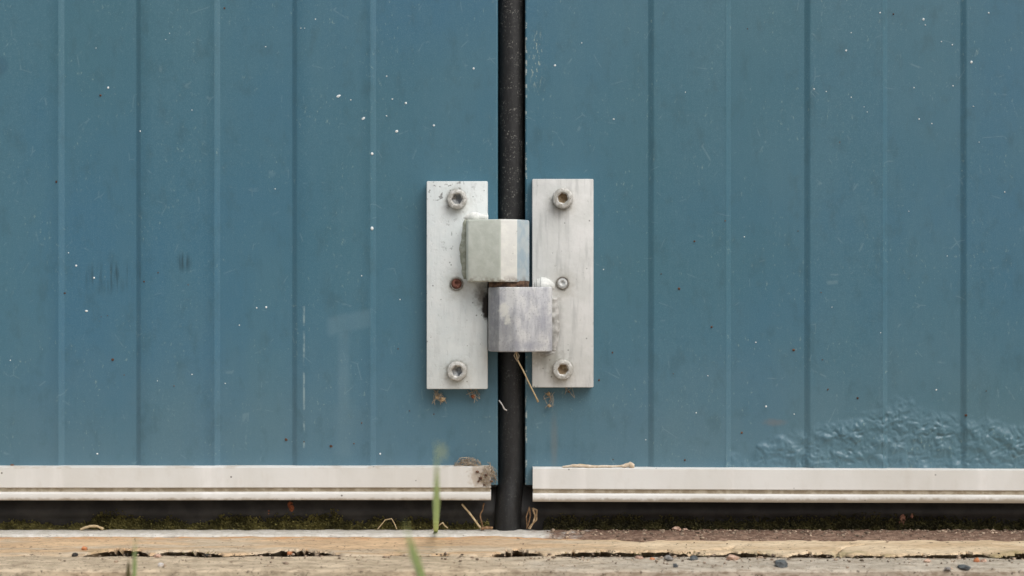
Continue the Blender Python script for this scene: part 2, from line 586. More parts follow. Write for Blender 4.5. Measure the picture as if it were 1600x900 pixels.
def mat_ground():
    m = M('worn ground with flaking grey paint')
    x, z = m.pix()
    y = m._py
    n = m.noise(45, 5, .65)
    brown = m.mix(m.step(n, .36, .66), srgb(122, 92, 74), srgb(164, 136, 114))
    wob = m.math('ADD', x, m.math('MULTIPLY', m.math('SUBTRACT', m.noise(18, 4), .5), .25))
    pink = m.mix(m.step(wob, -.02, .08), srgb(182, 158, 138), brown)
    gp = m.mix(m.step(m.noise(150, 4), .4, .6), srgb(148, 156, 158), srgb(178, 182, 180))
    mask = m.math('MULTIPLY', m.step(m.noise(26, 5, .6, m.stretch(.6, 1, 1)), .40, .48), m.step(wob, .06, -.02))
    c = m.mix(mask, pink, gp)
    far = m.mix(m.step(m.noise(6, 6, .7), .4, .6), srgb(126, 116, 102), srgb(156, 148, 134))
    c = m.mix(m.step(y, -.7, -1.6), c, far)
    c = m.mix(m.math('MULTIPLY', m.step(m.noise(380, 4, .7), .6, .7), .7), c, srgb(86, 74, 62))
    m.bump(m.noise(200, 5, .7), .6, .002)
    return m.done(c, .9, 0, .2)


STRIP, PLANK, FRONT, GROUND = mat_strip(), mat_plank(), mat_front(), mat_ground()
DARKGAP = mat_simple('dark gap bed', (34, 30, 25), (54, 48, 38), 200, .95, 0, .1, .5)  # near-black base for the sill crack and the floor behind the strip
MOSS = mat_simple('moss', (80, 76, 46), (128, 120, 72), 90, .9, 0, .15, .2, speck=(186, 178, 110), sp=(.6, .72), sscale=420)
MOSS_D = mat_simple('dark moss', (70, 67, 48), (108, 102, 66), 160, .9, 0, .15, .2, speck=(92, 90, 50), sp=(.62, .72), sscale=420)
WHITE_DOT = mat_simple('white paint dots', (222, 228, 228), (236, 238, 236), 200, .5)
BROWN_DOT = mat_simple('brown dirt specks', (74, 52, 42), (112, 82, 62), 500, .9)
TAN = mat_simple('tan husk', (150, 124, 92), (190, 166, 132), 500, .85)
RUSTLEAF = mat_simple('rust brown dead leaf', (122, 66, 40), (164, 100, 66), 400, .85)
PINKLEAF = mat_simple('pinkish dead leaf', (150, 100, 80), (184, 136, 112), 400, .85)
STRAW = mat_simple('dry straw', (184, 160, 120), (206, 186, 150), 400, .75)
PALETWIG = mat_simple('pale dry stalk', (196, 178, 154), (222, 208, 190), 300, .75, speck=(120, 84, 58), sp=(.66, .72))
WEB = mat_simple('dusty cobweb', (150, 134, 114), (180, 166, 146), 500, .95, 0, .1)
ROOTB = mat_simple('dry brown stem', (112, 84, 58), (150, 120, 88), 400, .9)
PEB = {
    'dark': mat_simple('dark grey stone', (70, 74, 76), (104, 108, 108), 260, .75, speck=(140, 142, 140)),
    'grey': mat_simple('grey stone', (118, 114, 110), (152, 148, 142), 260, .85),
    'pink': mat_simple('pinkish stone', (176, 142, 122), (204, 174, 154), 260, .85),
    'orange': mat_simple('orange stone', (184, 116, 76), (206, 140, 98), 260, .85),
    'white': mat_simple('whitish stone', (206, 200, 194), (224, 220, 216), 260, .8),
    'black': mat_simple('black grit', (40, 38, 36), (60, 56, 52), 260, .85)}
GRIT = mat_simple('mixed grit', (96, 84, 72), (188, 166, 144), 130, .9, 0, .2, .3)


def mat_grass(name, a, b):
    m = M(name)
    c = m.mix(m.step(m.noise(120, 3), .35, .65), srgb(*a), srgb(*b))
    m.b.inputs['Transmission Weight'].default_value = 0
    t = m.t.nodes.new('ShaderNodeBsdfTranslucent')
    m.t.links.new(c, t.inputs[0])
    mx = m.t.nodes.new('ShaderNodeMixShader')
    mx.inputs[0].default_value = .6
    out = m.t.nodes['Material Output']
    m.t.links.new(m.b.outputs[0], mx.inputs[1])
    m.t.links.new(t.outputs[0], mx.inputs[2])
    m.t.links.new(mx.outputs[0], out.inputs[0])
    return m.done(c, .5, 0, .4)


GRASS = mat_grass('pale green grass', (204, 214, 156), (218, 226, 178))
GRASS_DRY = mat_grass('brown grass', (150, 140, 96), (170, 156, 112))

# ------------------------------------------------------------------ ground and sill (the setting)
XS = [-80, -30, -12, -6, -3, -1.8, -1.2, -.8]
n = 240
XS += [-.6 + 1.2 * i / n for i in range(n + 1)] + [.8, 1.2, 1.8, 3, 6, 12, 30, 80]
GZ = -0.014
gy = [60, 8, 1.0, .3, -.10, -.168, -.172, -.176, -.180, -.185, -.19, -.195, -.20, -.206, -.212, -.22, -.23, -.25, -.28, -.32, -.4, -.55, -.8, -1.2, -2, -4, -10, -30, -120]
V, F = [], []
for j, y in enumerate(gy):
    for x in XS:
        h = 0
        if abs(x) < .7 and -.6 < y < -.15:
            p = Vector((x, y, 0))
            h = .0012 * mn.noise(p * 60) + .0022 * mn.noise(p * 14)
        V.append((x, y, GZ + h))
W = len(XS)
for j in range(len(gy) - 1):
    for i in range(W - 1):
        F.append([j * W + i, (j + 1) * W + i, (j + 1) * W + i + 1, j * W + i + 1])
g = obj('ground', V, F, GROUND, origin=(0, 0, GZ))
tag(g, 'worn ground in front of the sill with flaking grey paint', kind='structure')

sill = thing('threshold', (0, -.09, GZ), 'weathered cream and peach sill below the blue doors with a long open crack', 'threshold')


def slab(name, y_back, y_front, z_top, thick, m, rough_a, rough_f, nyy, x0=-1.75, x1=1.75, extra=None, step=.0016, under=.0008):
    """a worn sill board: y_back / y_front are functions of x, the top is uneven"""
    xs = [x0, -1.2, -.8]
    k = int(1.0 / step)
    xs += [-.5 + 1.0 * i / k for i in range(k + 1)] + [.8, 1.2, x1]
    V, F = [], []
    rows = nyy + 3
    for x in xs:
        yb, yf = y_back(x), y_front(x)
        for j in range(nyy + 1):
            t = j / nyy
            y = yb + (yf - yb) * t
            p = Vector((x * .5, y, 0))
            h = rough_a * (mn.noise(p * rough_f) + .5 * mn.noise(p * rough_f * 2.3) + .3 * mn.noise(p * rough_f * 5))
            if extra: h += extra(x, y)
            edge = min(1, min(t, 1 - t) * nyy / 2.0)
            h -= (1 - edge) ** 2 * .0016
            V.append((x, y, z_top + h))
        V.append((x, yf + under, z_top - thick))
        V.append((x, yb - .0004, z_top - thick))
    for i in range(len(xs) - 1):
        for j in range(rows):
            a, b = i * rows + j, i * rows + (j + 1) % rows
            F.append([a, b, b + rows, a + rows])
    F.append(list(range(rows))[::-1])
    F.append([(len(xs) - 1) * rows + j for j in range(rows)])
    o = obj(name, V, F, m, sill)
    o.data.polygons.foreach_set('use_smooth', [True] * len(o.data.polygons))
    o.data.set_sharp_from_angle(angle=math.radians(50))
    return o


d_strip = depth_at(836.5)
d_crack = depth_at(866)
d_front = depth_at(888)


def pxx(x, d): return 800 + x / (S * (CD - d) / CD)


def y_strip_front(x):
    px = pxx(x, d_strip)
    base = -d_strip + .0008 * mn.noise(Vector((x * 60, 3, 0)))
    w = sstep(800, 960, px)
    return base - w * (.020 + .005 * mn.noise(Vector((x * 45, 8, 0))) + .003 * mn.noise(Vector((x * 160, 4, 0))))


# open stretches of the crack (px from, px to, width in mm)
OPEN = [(130, 232, 11), (228, 348, 8.5), (378, 535, 9.5), (598, 632, 3.5), (672, 706, 3.2), (768, 848, 10), (862, 1010, 9), (985, 1110, 8.8), (1095, 1225, 8.1),
        (1230, 1332, 8.5), (1326, 1402, 6.1), (1390, 1520, 6.8), (1475, 1572, 8.8), (1555, 1680, 9)]


def y_crack(x):
    px = pxx(x, d_crack)
    w = .0004 + .0042 * max(0, mn.noise(Vector((x * 40, 6, 0))) + .5 * mn.noise(Vector((x * 150, 6, 0))) + .12)
    for a, b, mm in OPEN:
        if a < px < b:
            t = (px - a) / (b - a)
            w = max(w, mm * .0025 * (4 * t * (1 - t)) ** .55 * (1 + .45 * mn.noise(Vector((x * 130, 1, 0))) + .35 * mn.noise(Vector((x * 420, 5, 0)))))
    if px > 1680 or px < 100:
        w += max(0, .006 * mn.noise(Vector((x * 14, 2, 0))))
    droop = .010 * sstep(780, 1600, px)
    return -d_crack + w - droop


def y_crack_front(x):
    px = pxx(x, d_crack)
    return -d_crack - .0002 - .010 * sstep(780, 1600, px) + .0006 * mn.noise(Vector((x * 200, 9, 0)))


slab('strip', lambda x: .004 + .0006 * mn.noise(Vector((x * 80, 0, 0))), lambda x: y_strip_front(x) + .0014 + .0026 * max(0, .35 + mn.noise(Vector((x * 55, 2, 0))) + .6 * mn.noise(Vector((x * 240, 2, 0)))), .0, .013, STRIP, .0005, 120, 16, extra=lambda x, y: sstep(.02, .08, x) * .0014 * (mn.noise(Vector((x * 150, y * 260, 2))) + .6 * mn.noise(Vector((x * 420, y * 600, 2)))))


def crackline(x, y):
    h = 0
    for pts in ([(1305, 862), (1318, 853), (1352, 848)], [(1275, 868), (1322, 863)], [(1040, 867), (1090, 858), (1140, 856), (1147, 850)]):
        for (a, b), (c, d) in zip(pts, pts[1:]):
            A = Vector((P(a, b, depth_at(b)).x, -depth_at(b)))
            B = Vector((P(c, d, depth_at(d)).x, -depth_at(d)))
            q = Vector((x, y))
            t = max(0, min(1, (q - A).dot(B - A) / (B - A).length_squared))
            dd = (q - A - (B - A) * t).length
            if dd < .0022: h = min(h, -.0035 * (1 - dd / .0022))
    return h


slab('plank', lambda x: y_strip_front(x) - .0004, y_crack, -.0006, .012, PLANK, .0011, 55, 44, extra=crackline, under=.022)
slab('plank', y_crack_front, lambda x: -d_front + .0012 * mn.noise(Vector((x * 35, 7, 0))) + .0006 * mn.noise(Vector((x * 150, 7, 0))), -.0010, .012, FRONT, .0009, 70, 26)
obj('crack_bed', *box(-1.7, 1.7, -d_front + .02, -d_strip - .022, -.0139, -.0105), DARKGAP, sill)

# dark board recessed under the doors, with moss growing along its foot
bb = thing('base_board', (0, .02, -.012), 'dark wet board recessed under the white rails with moss along its foot', 'board')
for (a, b) in ((-1.72, -.006), (.0055, 1.72)):
    bp = [(.030, -.012), (.0094, -.012), (.0092, .0070), (.0086, .0088), (.0078, .0106), (.0076, .0128), (.0084, .0155), (.0165, .0325), (.030, .0332)]
    V, F = [], []
    nb, kb = 160, len(bp)
    for i in range(nb + 1):
        x = a + (b - a) * i / nb
        for j, (y, z) in enumerate(bp):
            w = (.0009 * mn.noise(Vector((x * 22, 1, 0))) + .0005 * mn.noise(Vector((x * 80, 1, 0)))) if 1 < j < 7 else 0
            V.append((x, y, z + w))
    for i in range(nb):
        for j in range(kb):
            j2 = (j + 1) % kb
            F.append([i * kb + j, i * kb + j2, (i + 1) * kb + j2, (i + 1) * kb + j])
    F += [list(range(kb))[::-1], [nb * kb + j for j in range(kb)]]
    obj('board', V, F, BOARD, bb, smooth_angle=50)
obj('back_panel', *box(-1.72, 1.72, .031, .045, -.012, 2.2), BLACK, bb)
obj('floor_strip', *box(-1.72, 1.72, .0046, .0305, -.0118, -.0012), DARKGAP, bb)


def moss(name, x0, x1, dens, m, hfun, seed):
    r = random.Random(seed)
    V, F = [], []
    for i in range(dens):
        x = r.uniform(x0, x1)
        hm = hfun(x)
        if hm <= 0: continue
        z = -.0015 + abs(r.gauss(0, .45)) * hm
        if z > hm * 1.15: continue
        t = max(0, z / max(hm, 1e-4))
        y = (.0088 if z < .0080 else .0074) - (1 - min(1, t)) * r.uniform(0, .008) * (1 if z < .0085 else .1)
        s = r.uniform(.0005, .0013)
        b = len(V)
        c = Vector((x, y, z))
        a0 = r.uniform(0, 6.28)
        for k in range(3):
            an = a0 + k * 2.094
            V.append(c + Vector((math.cos(an) * s, .0006, math.sin(an) * s)))
        V.append(c + Vector((r.uniform(-1, 1) * s * .6, -s * r.uniform(.8, 2.0), s * r.uniform(-.1, 1.2))))
        F += [[b, b + 1, b + 3], [b + 1, b + 2, b + 3], [b + 2, b, b + 3]]
    o = obj(name, V, F, m, None, smooth=False)
    return o


def h_left(x):
    px = pxx(x, 0)
    v = .0105 + .004 * mn.noise(Vector((x * 18, 0, 4))) + .002 * mn.noise(Vector((x * 70, 0, 4)))
    v *= .55 + .6 * sstep(-.3, .3, mn.noise(Vector((x * 30, 6, 1))))
    return v * (.55 + .45 * sstep(40, 190, px)) * (1 - .45 * sstep(640, 740, px))


def h_right(x):
    return .0095 + .006 * mn.noise(Vector((x * 9, 3, 4))) + .0025 * mn.noise(Vector((x * 60, 3, 4)))


mo = moss('moss', P(-300, 0).x, P(764, 0).x, 20000, MOSS, h_left, 3)
tag(mo, 'olive green moss along the foot of the dark board beside the pipe, brighter stretch', 'moss', kind='stuff')
mo = moss('moss', P(850, 0).x, P(1900, 0).x, 15000, MOSS_D, h_right, 4)
tag(mo, 'dark dull moss along the board behind the brown gritty strip', 'moss', kind='stuff')

# ------------------------------------------------------------------ doors
RAISE = .0022
# upper outline of the blistered paint (px, py)
BL = [(1100, 760), (1128, 722), (1140, 704), (1160, 706), (1172, 722), (1184, 692), (1205, 676), (1255, 664), (1300, 656), (1345, 645), (1378, 628), (1420, 622), (1452, 636), (1500, 652),
      (1540, 648), (1580, 662), (1640, 676), (1720, 700), (1780, 740)]


def blister(x, z):
    px = 800 + x / S
    py = 450 + (CZ - z) / S
    if px < 1105 or px > 1775 or py < 600: return 0.0
    p = Vector((x, 0.3, z))
    edge = lerp_curve(BL, px) + 9 * mn.noise(p * 120) + 5 * mn.noise(p * 300)
    k = sstep(-6, 24, py - edge) * (.6 + .4 * sstep(-.28, .12, mn.noise(p * 70 + Vector((3, 3, 3)))))
    if k <= 0: return 0.0
    fade = .7 + .3 * sstep(0, 40, py - edge)
    q = p + Vector((mn.noise(p * 90), 0, mn.noise(p * 90 + Vector((5, 5, 5))))) * .0035
    n1 = mn.noise(q * 115)
    n2 = mn.noise(q * 280 + Vector((9, 0, 0)))
    n3 = mn.noise(q * 600 + Vector((0, 7, 0)))
    rid = (1 - abs(n2) * 2.2)
    h = .55 * max(0, n1 + .15) ** 1.2 + .26 * max(0, n2 + .1) + .16 * rid + .16 * max(0, n3) + .10
    h *= .72 + .55 * sstep(-.25, .35, mn.noise(p * 38))
    return k * fade * h * .0037


def make_door(left):
    m = DOOR_L if left else DOOR_R
    if left:
        edge_px, far_px = 778, 800 - 1.6 / S
        raised = []
        k = 0
        while 461 - 243.6 * k > far_px:
            raised.append((461 - 243.6 * k, 583 - 243.4 * k))
            k += 1
        raised = raised[::-1]
        raised = [r_ for r_ in raised if r_[0] > far_px + 20]
        lo, hi = far_px, edge_px
    else:
        edge_px, far_px = 820.5, 800 + 1.6 / S
        raised = []
        k = 0
        while 1137 + 244.3 * k < far_px - 20:
            raised.append((1017 + 244 * k, 1137.5 + 244.3 * k))
            k += 1
        lo, hi = edge_px, far_px
    X = lambda px: (px - 800) * S
    label = ('blue ribbed metal door with a faint T shaped stain, left leaf of the hinge' if left
             else 'blue ribbed metal door with blistered paint above its white bottom rail')
    label = label.replace(', left leaf of the hinge', ' and a spray of white paint dots')
    root = thing('metal_door', (X((lo + hi) / 2), .015, .03), label, 'door')
    zb, zt = .0352, 2.2
    zs = [zb]
    if left:
        z = zb
        while z < zt: z += .02; zs.append(min(z, zt))
    else:
        z = zb
        while z < .112: z += .0008; zs.append(z)
        while z < zt: z += .02; zs.append(min(z, zt))

    def xsub(a, b):
        """x positions between two px"""
        st = 20
        if not left and b > 1105 and a < 1775: st = 1.6
        k = max(1, int(math.ceil((b - a) / st)))
        return [a + (b - a) * i / k for i in range(k + 1)]

    def dsheet(x, z):
        return .0004 * mn.noise(Vector((x * 6, 2 if left else 5, z * 3)))

    def strip(name, cols):
        V, F = [], []
        for px, d in cols:
            x = X(px)
            for z in zs:
                V.append((x, -(d + dsheet(x, z) + (0 if left else blister(x, z))), z))
        nz = len(zs)
        for i in range(len(cols) - 1):
            for j in range(nz - 1):
                a = i * nz + j
                F.append([a, a + nz, a + nz + 1, a + 1])
        return obj(name, V, F, m, root)

    HW = 4.6

    def flat_cols(a, b, d):
        return [(p, d) for p in xsub(a, b)]

    cur = lo + (0 if left else 3)
    end = hi - (3 if left else 0)
    for (a, b) in raised:
        if b > end - 5: break
        strip('recessed_panel', flat_cols(cur, a - HW, 0))
        cols = []
        K = 8
        for i in range(K + 1):
            t = i / K
            cols.append((a - HW + 2 * HW * t, RAISE * (.6 * t + .4 * sstep(0, 1, t))))
        cols += flat_cols(a + HW, b - HW, RAISE)[1:]
        for i in range(1, K + 1):
            t = i / K
            cols.append((b - HW + 2 * HW * t, RAISE * (1 - t) + (.0005 * math.exp(-((t - .12) / .12) ** 2))))
        strip('raised_panel', cols)
        cur = b + HW
    strip('recessed_panel', flat_cols(cur, end, 0))
    # folded edge beside the gap, with a rounded lip
    V, F = [], []
    sg = -1 if left else 1
    ex = X(end) if left else X(lo + 3)
    prof = [(ex, 0)]
    rr = 3 * S
    for i in range(1, 7):
        a = math.pi / 2 * i / 6
        prof.append((ex - sg * rr * math.sin(a), rr * (1 - math.cos(a))))
    prof.append((ex - sg * rr, .0300))
    for z in zs:
        for i, (x, y) in enumerate(prof):
            V.append((x, y - dsheet(ex, z) * (1 if i == 0 else .8), z))
    k = len(prof)
    for j in range(len(zs) - 1):
        for i in range(k - 1):
            q = [j * k + i, j * k + i + 1, (j + 1) * k + i + 1, (j + 1) * k + i]
            F.append(q if left else q[::-1])
    obj('folded_edge', V, F, m, root)
    # sheet's lower return and the core behind
    obj('lower_edge', *box(X(lo) + (.001 if not left else 0), X(hi) - (.001 if left else 0), .0012, .0295, .0338, .0350), BLACK, root)

    # white bottom rail: body with a groove and a sloping lip
    if left:
        xa, xb = X(lo), P(767, 740, .012).x
        ya0, ya1 = 728.5, 728.5
    else:
        xa, xb = P(832.5, 740, .012).x, X(hi)
        ya0, ya1 = 730.5, 730.5 + .0036 * (hi - 832)
    drop = (ya1 - ya0) * S * -1

    def rail_mesh(prof, x0, x1, nseg=60, jig=0.0):
        V, F = [], []
        k = len(prof)
        for i in range(nseg + 1):
            x = x0 + (x1 - x0) * i / nseg
            dz = 0 if left else drop * (x - xa) / (xb - xa)
            for (y, z) in prof:
                w = jig * mn.noise(Vector((x * 7, y * 50, z * 30)))
                V.append((x, y + w, z + dz + w * .5))
        for i in range(nseg):
            for j in range(k):
                j2 = (j + 1) % k
                F.append([i * k + j, i * k + j2, (i + 1) * k + j2, (i + 1) * k + j])
        F.append(list(range(k))[::-1])
        F.append([nseg * k + j for j in range(k)])
        return V, F

    Z = lambda py: P(0, py + ya0 - 728.5, .012).z
    body = [(.0005, Z(729.5)), (-.0110, Z(729.2)), (-.0122, Z(730.4)), (-.0122, Z(761.2)), (-.0114, Z(762.4)), (-.0098, Z(762.6)), (.0005, Z(762.6))]
    o = obj('bottom_rail', *rail_mesh(body, xa, xb, 60, .0003), RAIL, root, smooth_angle=35)
    grv = [(.0004, Z(762.5)), (-.0102, Z(762.5)), (-.0102, Z(769.5)), (.0004, Z(769))]
    obj('groove', *rail_mesh(grv, xa + .0003, xb - .0003), GROOVE, o, smooth_angle=35)
    lip = [(.0005, Z(767.5)), (-.0100, Z(768.6)), (-.0128, Z(769.3)), (-.0140, Z(770.8)), (-.0146, Z(777)), (-.0138, Z(781)), (-.0110, Z(781.8)), (.0005, Z(781.6))]
    obj('lip', *rail_mesh(lip, xa, xb, 60, .0003), RAIL, o, smooth_angle=35)
    return root


door_left = make_door(True)
door_right = make_door(False)


def spots(name, lst, m, parent, seed, thick=.35):
    r = random.Random(seed)
    parts = []
    for it in lst:
        px, py, rad = it[:3]
        rad *= .86 if rad <= 2.2 else 1.0
        sx = it[3] if len(it) > 3 else 1.0
        tilt = it[4] if len(it) > 4 else 0
        left = px < 800
        # which ribs are proud
        q = (px - 461) % 243.6 if left else (px - 1017) % 244.2
        d = RAISE if (q < 122 and (px < 590 if left else px > 1010)) else 0
        c = P(px, py, d)
        V = [c + Vector((0, -rad * S * thick - .0007, 0))]
        k = 7
        for i in range(k):
            a = 2 * math.pi * i / k
            w = r.uniform(.85, 1.15)
            u, v = math.cos(a) * rad * S * w * sx, math.sin(a) * rad * S * w
            V.append(c + Vector((u * math.cos(tilt) - v * math.sin(tilt), .0008, u * math.sin(tilt) + v * math.cos(tilt))))
        parts.append((V, [[0, i + 1, (i + 1) % k + 1] for i in range(k)]))
    V, F = merge(parts)
    o = obj(name, V, F, m, parent)
    tag(o, kind='stuff')
    return o


WL = [(169, 137, 3), (529, 150, 3.2, 1.7, .4), (568, 185, 3, 1.5, .6), (613, 155, 2.2), (634, 161, 2.8), (604, 181, 2), (620, 205, 3, 1.2, .5), (678, 196, 2.6), (740, 107, 2.6), (604, 119, 2),
      (581, 240, 2.6), (581, 357, 3), (401, 481, 2.2), (416, 480, 2.6), (430, 295, 2), (119, 415, 2.4), (147, 434, 2.4), (135, 486, 2.6, 1.4), (107, 395, 1.8), (265, 52, 2), (259, 62, 1.8), (219, 205, 2),
      (374, 508, 2), (625, 468, 2), (493, 30, 2), (470, 44, 1.8), (476, 44, 1.5), (548, 156, 2), (594, 709, 2.6), (352, 599, 2), (300, 585, 2), (150, 75, 1.8), (565, 431, 1.6), (16, 563, 1.8), (300, 172, 2), (415, 73, 1.6, 2), (152, 709, 2.4), (246, 595, 1.8)]
WR = [(867, 102, 2.6), (1322, 79, 3), (1375, 20, 2.4), (1330, 51, 2.2), (1443, 30, 3), (1446, 39, 1.8), (1518, 97, 3), (1545, 20, 2.2), (1488, 70, 2), (1272, 139, 2.4), (1291, 143, 2.2), (1330, 152, 2.2), (1428, 137, 2.2),
      (1489, 134, 2.2), (1436, 186, 2.4), (1456, 193, 2.2), (1355, 175, 2), (1350, 167, 1.6), (1197, 635, 2.4), (1463, 609, 2.4), (909, 67, 1.8), (1071, 144, 1.8), (1088, 645, 2), (1181, 535, 2), (1106, 587, 1.8), (959, 186, 2, 1.6), (943, 421, 2), (1163, 370, 2),
      (1009, 687, 2), (1480, 400, 1.8), (1420, 330, 1.6), (1570, 300, 1.8), (1376, 520, 2), (1300, 480, 1.6), (1521, 166, 1.8), (1471, 65, 1.8), (1241, 647, 1.8), (1530, 222, 1.6)]
BLs = [(351, 13, 3), (157, 149, 2.8), (101, 458, 2, 1.8), (176, 562, 3, 1.3), (447, 687, 3, 1.2, -.6), (517, 697, 3, 1.3, -.5), (553, 693, 2.2), (678, 647, 2), (565, 661, 2), (622, 545, 2), (475, 690, 2), (88, 284, 3, .7), (225, 440, 2.4), (247, 426, 2.2),
       (19, 727, 2.5, 2), (158, 495, 1.4, .6), (156, 502, 1.2, .5), (294, 445, 1.8), (194, 586, 1.8), (272, 603, 2), (168, 493, 1.5), (640, 642, 2)]
BRs = [(1061, 451, 3, 1.2, -.5), (1085, 377, 2.4), (1112, 511, 2.6), (1240, 547, 2.8, 1.3), (1159, 676, 2.8), (1510, 649, 2.6), (1561, 680, 3.2), (936, 594, 2.8), (1396, 22, 2.4), (1312, 222, 2), (1340, 622, 3), (1293, 609, 2), (1541, 611, 1.8), (1438, 680, 2), (1133, 345, 2.2), (1247, 361, 2), (1052, 584, 1.6),
       (1283, 457, 2), (1285, 562, 2), (1294, 608, 2), (958, 718, 2.2), (1070, 719, 2.6), (1168, 45, 2), (957, 551, 2.4), (1033, 428, 2)]
spots('paint_dots', WL, WHITE_DOT, door_left, 1)
spots('paint_dots', WR, WHITE_DOT, door_right, 2)
spots('dirt_specks', BLs, BROWN_DOT, door_left, 3, .6)
spots('dirt_specks', BRs, BROWN_DOT, door_right, 4, .6)

# ------------------------------------------------------------------ black pipe in the gap
prow = []
pr = []
for i in range(121):
    z = -.0055 + (2.2 + .0055) * (i / 120) ** 2.2
    py = 450 + (CZ - z) / S
    low = sstep(735, 815, py)
    cx = (798.8 - 5.5 * low) * S - 800 * S
    prow.append((cx, .0105 - .004 * low, z))
    pr.append(.0099 + .0006 * low)
pipe = obj('pipe', *tube(prow, pr, 28, .02, 220), PIPE)
tag(pipe, 'black rubbery pipe standing upright in the gap between the two blue doors', 'pipe')

# ------------------------------------------------------------------ hinge
TP = .0125                                   # front face of the plates
hinge = thing('hinge', P(797, 608, .004), 'heavy white painted steel hinge bolted across the gap between the blue doors', 'hinge')


def plate(px0, px1, py0, py1, m, label):
    a, b = P(px0, py1, TP), P(px1, py0, TP)
    bm = bmesh.new()
    v, f = box(a.x, b.x, -TP, .0006, a.z, b.z, .0009, 2)
    o = obj('plate', v, f, m, hinge, smooth_angle=40)
    o['label'] = label
    return o


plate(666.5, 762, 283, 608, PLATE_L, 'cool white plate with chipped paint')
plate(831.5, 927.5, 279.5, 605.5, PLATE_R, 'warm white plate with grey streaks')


def knuckle(pts, py0, py1, m, label):
    prof = [(P(px, 450, d).x, -d) for px, d in pts]
    z1, z0 = P(0, py0, .037).z, P(0, py1, .037).z
    o = obj('knuckle', *prism(prof, z0, z1, .0013, 3), m, hinge, smooth_angle=25)
    o['label'] = label
    return o


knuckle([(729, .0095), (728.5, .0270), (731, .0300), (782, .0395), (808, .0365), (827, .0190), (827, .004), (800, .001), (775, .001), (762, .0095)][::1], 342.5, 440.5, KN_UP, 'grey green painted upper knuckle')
knuckle([(763, .005), (763, .0250), (780, .0370), (805, .0400), (862, .0330), (863, .0280), (863, .0095), (831, .0095), (820, .001), (790, .001)], 448.5, 550, KN_LOW, 'bare scratched metal lower knuckle')

# rusty collar between the two knuckles
c = P(795, 444.5, .02)
o = obj('collar', *tube([(c.x, -.0195, P(0, 450, .03).z), (c.x, -.0195, P(0, 445, .03).z), (c.x, -.0195, P(0, 439, .03).z)], .0155, 24, .04, 300), RUST, hinge)


def weld(name, pts, rad, m, lump=.22, lf=190, seg=10, sub=14):
    path, rr = [], []
    for (a, ra), (b, rb) in zip(list(zip(pts, rad)), list(zip(pts[1:], rad[1:]))):
        A, B = P(*a), P(*b)
        for i in range(sub):
            t = i / sub
            path.append(A.lerp(B, t))
            t = math.sin(t * math.pi / 2) if rb > ra else 1 - math.cos(t * math.pi / 2)
            rr.append((ra + (rb - ra) * t) * .001 * (1 + .05 * mn.noise(Vector((len(path) * .45, pts[0][0], 0))) * 3))
    path.append(P(*pts[-1]))
    rr.append(rad[-1] * .001)
    return obj(name, *tube(path, rr, seg, lump, lf), m, hinge)


weld('weld_bead', [(728, 342, .0105), (726, 390, .0105), (727, 436, .0105)], [2.6, 4.4, 2.8], WELD_L)
weld('weld_bead', [(722, 341, .0105), (742, 339, .0120), (762, 340, .0100)], [1.2, 3.6, 2.4], WELD_W)
weld('weld_bead', [(864, 466, .0115), (867, 510, .0115), (865, 548, .0110)], [3.4, 4.2, 2.6], WELD_R)
weld('weld_bead', [(836, 446, .0105), (850, 445, .0115), (866, 448, .0105)], [3.2, 6.2, 3.0], WELD_W)
weld('weld_bead', [(832, 551, .0095), (850, 552, .0105), (868, 549, .0105)], [2.6, 3.6, 2.2], WELD_R)


def bolt(px, py, rpx, hpx, sock, height=.0062, tilt=0.0, head_m=BOLT):
    """socket head cap screw: knurled rim, chamfer, hexagonal socket"""
    c = P(px, py, TP + height)
    n = 36
    r = rpx * S
    h = hpx * S

    def hexr(a):
        k = math.pi / 3
        return h * math.cos(k / 2) / math.cos(((a + tilt) % k) - k / 2)
    rings = [(lambda a: r * (1 + .012 * math.cos(a * 18)), .0005 + height), (lambda a: r * (1 + .012 * math.cos(a * 18)), .0012), (lambda a: r * .965, .0003), (lambda a: r * .91, 0),
             (lambda a: h * 1.16, 0), (lambda a: h * 1.06, .0004), (lambda a: hexr(a), .0009)]
    V, F = [], []
    for fr, dy in rings:
        for i in range(n):
            a = 2 * math.pi * i / n
            V.append((c.x + fr(a) * math.cos(a), c.y + dy, c.z + fr(a) * math.sin(a)))
    for j in range(len(rings) - 1):
        for i in range(n):
            i2 = (i + 1) % n
            F.append([j * n + i, (j + 1) * n + i, (j + 1) * n + i2, j * n + i2])
    o = obj('bolt', V, F, head_m, hinge, smooth_angle=40)
    # the socket walls and floor
    V, F = [], []
    for k, (s_, dy) in enumerate([(1.002, .0008), (1.0, .0042), (.55, .0050), (.05, .0053)]):
        for i in range(n):
            a = 2 * math.pi * i / n
            V.append((c.x + hexr(a) * s_ * math.cos(a), c.y + dy, c.z + hexr(a) * s_ * math.sin(a)))
    for j in range(3):
        for i in range(n):
            i2 = (i + 1) % n
            F.append([j * n + i, (j + 1) * n + i, (j + 1) * n + i2, j * n + i2])
    F.append([3 * n + i for i in range(n)])
    obj('socket', V, F, sock, o, smooth_angle=40)
    return o


bolt(714, 311, 15.3, 8.6, SOCK)
bolt(879.5, 309.5, 15.6, 8.2, SOCK_T, .0072, .3)
bolt(714, 580, 15.3, 8.4, SOCK, .0062, .2)
bolt(879.5, 577.5, 15.5, 8.4, SOCK_T, .0068, .1)


